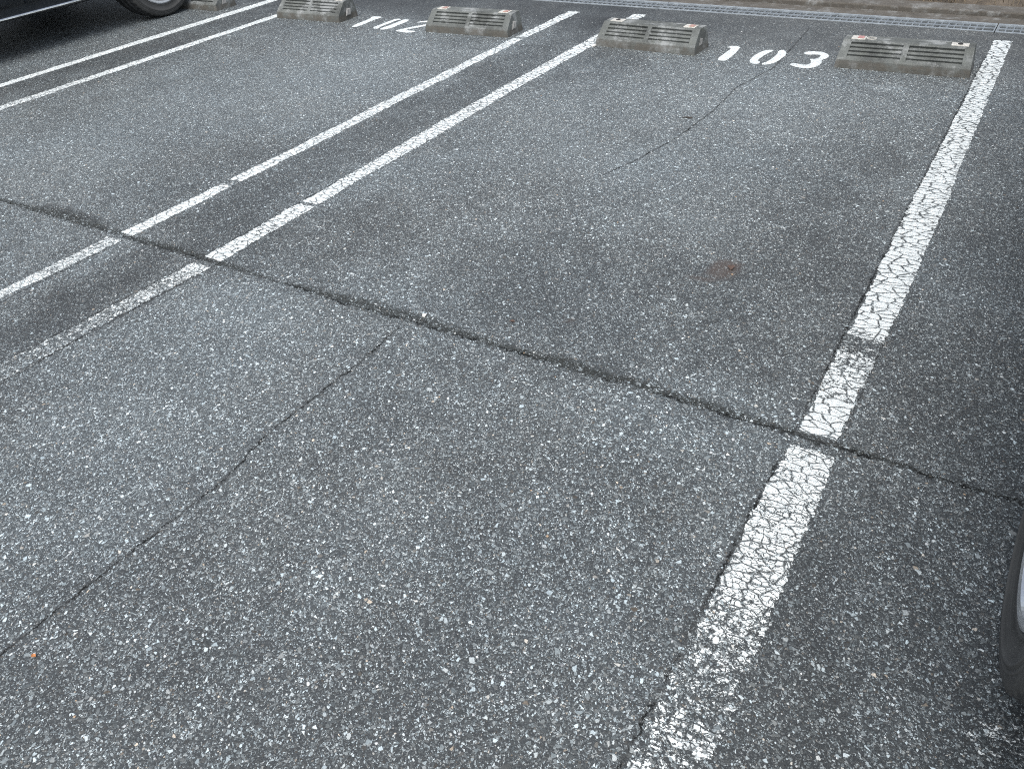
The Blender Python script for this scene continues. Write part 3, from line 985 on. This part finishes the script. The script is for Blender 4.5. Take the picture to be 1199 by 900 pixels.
# ------------------------------------------------------------------ cars
def tyre_mesh(Rt, rr, w):
    """axle along X, outer face at x = -w/2 ; both faces alike"""
    bm = bmesh.new()
    h = w / 2
    side = [(-h * .80, rr - .004), (-h * .90, rr + .006), (-h * .93, rr + .014), (-h * .91, rr + .017), (-h * .97, rr + (Rt - rr) * .30), (-h * 1.0, rr + (Rt - rr) * .50),
            (-h * 1.02, rr + (Rt - rr) * .52), (-h * 1.02, rr + (Rt - rr) * .56), (-h * .99, rr + (Rt - rr) * .58), (-h * .99, rr + (Rt - rr) * .62), (-h * 1.0, rr + (Rt - rr) * .63), (-h * 1.0, rr + (Rt - rr) * .66), (-h * .982, rr + (Rt - rr) * .67), (-h * .982, rr + (Rt - rr) * .70), (-h * .995, rr + (Rt - rr) * .715), (-h * .985, rr + (Rt - rr) * .74), (-h * .955, rr + (Rt - rr) * .84), (-h * .90, rr + (Rt - rr) * .925), (-h * .83, Rt - .007), (-h * .74, Rt - .003)]
    tread = [(-h * .62, Rt - .001), (-h * .60, Rt - .009), (-h * .52, Rt - .009), (-h * .50, Rt), (-h * .12, Rt), (-h * .10, Rt - .009), (0, Rt - .009)]
    half = side + tread
    prof = half + [(-a, b) for a, b in reversed(half[:-1])]
    def rf(i, k, px, r_):
        j = min(i, len(prof) - 1 - i)
        if 17 <= j <= 21 and k % 3 == 0: return r_ - .006
        return r_
    lathe_x(bm, prof, 144, 0, rf)
    for i, f_ in enumerate(bm.faces):
        j = i % (len(prof) - 1)
        if min(j, len(prof) - 2 - j) < 17: f_.material_index = 1
    bmesh.ops.recalc_face_normals(bm, faces=bm.faces[:])
    return bm


def wheel(parent, x, y, Rt, rr, w, side, steer, spokes, seed=0):
    """side -1: outer face towards -X"""
    e = empty("wheel", (x, y, Rt), steer)
    e.parent = parent
    if side > 0: e.rotation_euler.z += math.pi
    e.rotation_euler.x = 0
    obj("tyre", tyre_mesh(Rt, rr, w), [MAT['rubber'], MAT['rubber_lip']], e, smooth=True)
    h = w / 2
    bm = bmesh.new()
    lathe_x(bm, [(-h * .78, rr - .012), (-h * .90, rr - .004), (-h * .93, rr + .005), (-h * .95, rr - .002), (-h * .93, rr - .014), (-h * .72, rr - .022), (-h * .3, rr - .03), (h * .8, rr - .03), (h * .9, rr + .002), (h * .80, rr - .004)], 72)
    # hub
    lathe_x(bm, [(-h * .60, .0), (-h * .62, .03), (-h * .58, .034), (-h * .60, .060), (-h * .45, .078), (-h * .1, .08)], 36)
    for k in range(spokes):
        for dd in (-.13, .13):
            a = 2 * math.pi * k / spokes + .25
            a0, a1 = a + dd * .6, a + dd
            def P(x_, r_, aa, off):
                return (x_, r_ * math.cos(aa) - off * math.sin(aa), r_ * math.sin(aa) + off * math.cos(aa))
            q = []
            for (r_, aa, wd, xf, xb) in ((.055, a0, .016, -h * .60, -h * .34), (rr * .6, (a0 + a1) / 2, .012, -h * .70, -h * .46), (rr - .018, a1, .013, -h * .78, -h * .56)):
                q.append([bm.verts.new(P(xf, r_, aa, -wd * .75)), bm.verts.new(P(xf, r_, aa, wd * .75)), bm.verts.new(P(xb, r_, aa, wd)), bm.verts.new(P(xb, r_, aa, -wd))])
            for A, B in zip(q, q[1:]):
                for i in range(4): bm.faces.new((A[i], A[(i + 1) % 4], B[(i + 1) % 4], B[i]))
            bm.faces.new(q[0]); bm.faces.new(q[-1])
    bmesh.ops.recalc_face_normals(bm, faces=bm.faces[:])
    o = obj("rim", bm, MAT['alloy'], e, smooth=False)
    bm = bmesh.new()
    lathe_x(bm, [(-h * .10, .001), (-h * .10, rr * .80), (-h * .02, rr * .80), (-h * .02, .001)], 48)
    bmesh.ops.recalc_face_normals(bm, faces=bm.faces[:])
    obj("brake_disc", bm, MAT['alloy_dark'], e)
    return e


def car(name, lab, loc, wb_len, paint, Rt, rr, tw, half_w, sill, trim, steer=0.0, steer_side=-1):
    """front towards -Y, origin at the ground between the axles; wheels' outer faces at x = +-half_w"""
    t = empty(name, loc)
    tag(t, lab, "car")
    yf, yr = -wb_len / 2 - .80, wb_len / 2 + .70
    fw, rw = -wb_len / 2, wb_len / 2
    Wb = half_w + .012
    ra = Rt + .048
    def zb(y):
        for c in (fw, rw):
            d = abs(y - c)
            if d < ra:
                za = Rt + math.sqrt(ra * ra - d * d)
                if d > ra - .012: return sill + .0
                return max(sill, za)
        if y < fw - ra: return sill - .02 + .05 * max(0, (fw - ra - y) / .4)
        if y > rw + ra: return sill + .10 * max(0, (y - rw - ra) / .4)
        return sill
    top = [(yf, .62), (yf + .10, .76), (yf + .35, .86), (yf + 1.05, .98), (yf + 1.9, 1.00), (yr - .5, 1.03), (yr - .1, 1.02), (yr, .86)]
    def zt(y): return interp(top, y)
    def g(y):
        a = max(0, (yf + .60 - y) / .60); b = max(0, (y - yr + .5) / .5)
        return 1 - .20 * a ** 2.2 - .13 * b ** 2.2
    def f(z): return interp([(.15, .955), (.30, .985), (.50, 1.0), (.68, 1.0), (.85, .985), (1.05, .94)], z)
    ys = set([yf, yr])
    k = yf
    while k < yr: ys.add(round(k, 4)); k += .08
    for c in (fw, rw):
        for i in range(0, 33): ys.add(round(c - ra + .0005 + (2 * ra - .001) * (.5 - .5 * math.cos(math.pi * i / 32)), 4))
        ys.add(round(c - ra - .002, 4)); ys.add(round(c + ra + .002, 4))
    ys = sorted(ys)
    N = 12
    bm = bmesh.new()
    cols_ = []
    for y in ys:
        b0, t0 = zb(y), zt(y)
        L1 = []
        for i in range(N + 1):
            z = b0 + (t0 - b0) * i / N
            xw = Wb * f(z) * g(y)
            L1.append((xw, y, z))
        lft = [bm.verts.new((-a, b, c)) for a, b, c in L1]
        rgt = [bm.verts.new((a, b, c)) for a, b, c in L1]
        mid = [bm.verts.new((L1[-1][0] * u, y, t0 + .03 * (1 - u * u))) for u in (-.9, -.6, 0, .6, .9)]
        cols_.append(lft + mid + rgt[::-1])
    n_ = len(cols_[0])
    for a, b in zip(cols_, cols_[1:]):
        for i in range(n_ - 1):
            bm.faces.new((a[i], a[i + 1], b[i + 1], b[i]))
        bm.faces.new((a[n_ - 1], a[0], b[0], b[n_ - 1])).material_index = 1
    bm.faces.new(cols_[0]); bm.faces.new(cols_[-1])
    bmesh.ops.recalc_face_normals(bm, faces=bm.faces[:])
    body = obj("body", bm, [paint, MAT['black']], t, smooth=True)
    md = body.modifiers.new("e", 'EDGE_SPLIT'); md.split_angle = R_(38)
    # cabin
    H = 1.50
    roof = [(yf + .95, .985), (yf + 1.70, 1.40), (yf + 2.0, 1.47), (yf + 2.8, H), (yr - .55, 1.46), (yr - .22, 1.36), (yr - .04, 1.02)]
    bm = bmesh.new()
    cols_ = []
    cy = sorted(set([round(yf + .95 + (yr - .04 - yf - .95) * i / 60, 4) for i in range(61)]))
    def cabx(y, z): return Wb * g(y) * (.935 - .19 * max(0, (z - 1.0)) / .5)
    for y in cy:
        t0 = interp(roof, y); b0 = min(zt(y), t0) - .01
        L1 = [(cabx(y, b0 + (t0 - b0) * i / 6), y, b0 + (t0 - b0) * i / 6) for i in range(7)]
        lft = [bm.verts.new((-a, b, c)) for a, b, c in L1]
        rgt = [bm.verts.new((a, b, c)) for a, b, c in L1]
        mid = [bm.verts.new((L1[-1][0] * u, y, t0 + .03 * (1 - u * u))) for u in (-.9, -.5, 0, .5, .9)]
        cols_.append(lft + mid + rgt[::-1])
    n_ = len(cols_[0])
    for a, b in zip(cols_, cols_[1:]):
        for i in range(n_ - 1): bm.faces.new((a[i], a[i + 1], b[i + 1], b[i]))
    bm.faces.new(cols_[0]); bm.faces.new(cols_[-1])
    bmesh.ops.recalc_face_normals(bm, faces=bm.faces[:])
    o = obj("cabin", bm, paint, t, smooth=True)
    md = o.modifiers.new("e", 'EDGE_SPLIT'); md.split_angle = R_(38)
    # glass: wind screen, rear screen and side windows
    def screen(nm, ya, yb):
        bm = bmesh.new(); prev = None
        for i in range(9):
            y = ya + (yb - ya) * i / 8
            z = interp(roof, y)
            w_ = cabx(y, z) * .90
            row = [bm.verts.new((w_ * u, y, z + .03 * (1 - u * u) + .006)) for u in (-1, -.6, -.2, .2, .6, 1)]
            if prev:
                for k_ in range(5): bm.faces.new((prev[k_], prev[k_ + 1], row[k_ + 1], row[k_]))
            prev = row
        o = obj(nm, bm, MAT['glass'], t, smooth=True)
        md = o.modifiers.new("s", 'SOLIDIFY'); md.thickness = .004
    screen("windscreen", yf + 1.06, yf + 1.66)
    screen("rear_window", yr - .20, yr - .07)
    for s in (-1, 1):
        for (ya, yb, yc, yd) in ((yf + 1.50, yf + 1.88, yf + 2.42, yf + 2.42), (yf + 2.50, yf + 2.50, yf + 3.22, yf + 3.22), (yf + 3.30, yf + 3.30, yr - .42, yr - .30)):
            bm = bmesh.new(); prev = None
            for i in range(7):
                u = i / 6
                z = 1.06 + (1.37 - 1.06) * u
                y0, y1 = ya + (yb - ya) * u, yd + (yc - yd) * u
                row = [bm.verts.new((s * (cabx(y, z) + .005), y, z)) for y in [y0 + (y1 - y0) * q / 6 for q in range(7)]]
                if prev:
                    for k_ in range(6): bm.faces.new((prev[k_], prev[k_ + 1], row[k_ + 1], row[k_]))
                prev = row
            bmesh.ops.recalc_face_normals(bm, faces=bm.faces[:])
            o = obj("side_window", bm, MAT['glass'], t, smooth=True)
            md = o.modifiers.new("s", 'SOLIDIFY'); md.thickness = .003; md.offset = 0
        # doors: thin skins standing 3 mm proud, so that the gaps read
        for (ya, yb) in ((yf + 1.28, yf + 2.44), (yf + 2.452, rw - ra - .03)):
            bm = bmesh.new(); prev = None
            for i in range(9):
                z = sill + .07 + (.985 - sill - .07) * i / 8
                row = [bm.verts.new((s * (Wb * f(z) * g(y) + .004), y, z)) for y in [ya + (yb - ya) * q / 8 for q in range(9)]]
                if prev:
                    for k_ in range(8): bm.faces.new((prev[k_], prev[k_ + 1], row[k_ + 1], row[k_]))
                prev = row
            bmesh.ops.recalc_face_normals(bm, faces=bm.faces[:])
            dr = obj("door", bm, paint, t, smooth=True)
            md = dr.modifiers.new("s", 'SOLIDIFY'); md.thickness = .006; md.offset = 0
            bm = bmesh.new()
            xx = Wb * f(.86) + .006
            box(bm, min(s * xx, s * (xx + .022)), max(s * xx, s * (xx + .022)), yb - .22, yb - .05, .845, .870)
            obj("handle", bm, paint, dr, bevel=.006)
        # sill trim between the wheels
        bm = bmesh.new()
        prev = None
        zt0 = sill + .007
        for q in range(13):
            y = fw + ra + .02 + (rw - fw - 2 * ra - .04) * q / 12
            zz = zt0 + .012 * q / 12
            x0 = Wb * f(zz) * g(y)
            row = [bm.verts.new((s * (x0 + dx), y, zz + dz)) for dx, dz in ((.002, -.005), (.012, -.005), (.013, .001), (.009, .005), (.002, .005))]
            if prev:
                for k_ in range(5): bm.faces.new((prev[k_], prev[(k_ + 1) % 5], row[(k_ + 1) % 5], row[k_]))
            else: bm.faces.new(row)
            prev = row
        bm.faces.new(prev)
        bmesh.ops.recalc_face_normals(bm, faces=bm.faces[:])
        obj("sill_trim", bm, MAT[trim], t)
        bm = bmesh.new()
        box(bm, min(s * Wb * .90, s * (Wb + .15)), max(s * Wb * .90, s * (Wb + .15)), yf + 1.50, yf + 1.60, .99, 1.11)
        if not (name == 'parked_car' and s == -1 and half_w > .9):
            obj("mirror", bm, paint, t, bevel=.03, seg=3)
        else:
            obj("mirror", bm, paint, t, bevel=.03, seg=3)
        # lamps
        bm = bmesh.new()
        for nm, yy, z0, z1, mt in (("headlight", yf + .09, .60, .74, 'lamp'), ("taillight", yr - .09, .70, .92, 'redlamp')):
            bm.free() if bm.is_valid else None
            bm = bmesh.new()
            xa, xb = Wb * .52, Wb * .80
            box(bm, min(s * xa, s * xb), max(s * xa, s * xb), yy - .11, yy + .11, z0, z1)
            obj(nm, bm, MAT[mt], t, bevel=.03, seg=3)
    for nm, yy in (("number_plate", yf - .012), ("number_plate", yr + .012)):
        bm = bmesh.new(); box(bm, -.165, .165, yy - .008, yy + .008, .42, .585)
        obj(nm, bm, MAT['plate'], t, bevel=.004)
    bm = bmesh.new(); box(bm, -.55, .55, yf - .006, yf + .1, .30, .40)
    obj("grille", bm, MAT['black'], t, bevel=.01)
    # under-body and axles
    bm = bmesh.new()
    box(bm, -half_w * .70, half_w * .70, yf + .25, fw - ra, sill - .03, sill + .1); box(bm, -half_w * .70, half_w * .70, fw + ra, rw - ra, sill - .05, sill + .1)
    box(bm, -half_w * .55, half_w * .55, fw - ra - .01, fw + ra + .01, sill - .02, sill + .35); box(bm, -half_w * .55, half_w * .55, rw - ra - .01, rw + ra + .01, sill - .02, sill + .35)
    obj("underbody", bm, MAT['black'], t)
    for (yy, fr) in ((fw, True), (rw, False)):
        for s in (-1, 1):
            st = steer if fr else 0
            wheel(t, s * (half_w - tw / 2), yy, Rt, rr, tw, s, st, 5)
    return t


HWL = .86
car("parked_car", "dark blue car with bright sill strip and silver spoked wheel at the top left", (-5.705 - HWL, 4.25 - 2.70 / 2, 0), 2.70, MAT['navy'], .318, .222, .215, HWL, .235, 'chrome')
car("parked_car", "car at the right edge showing only a black tyre and silver rim", (.204 + HWL, 1.223 + 2.75 / 2, 0), 2.75, MAT['greycar'], .318, .205, .205, HWL, .300, 'black', steer=R_(1.6))
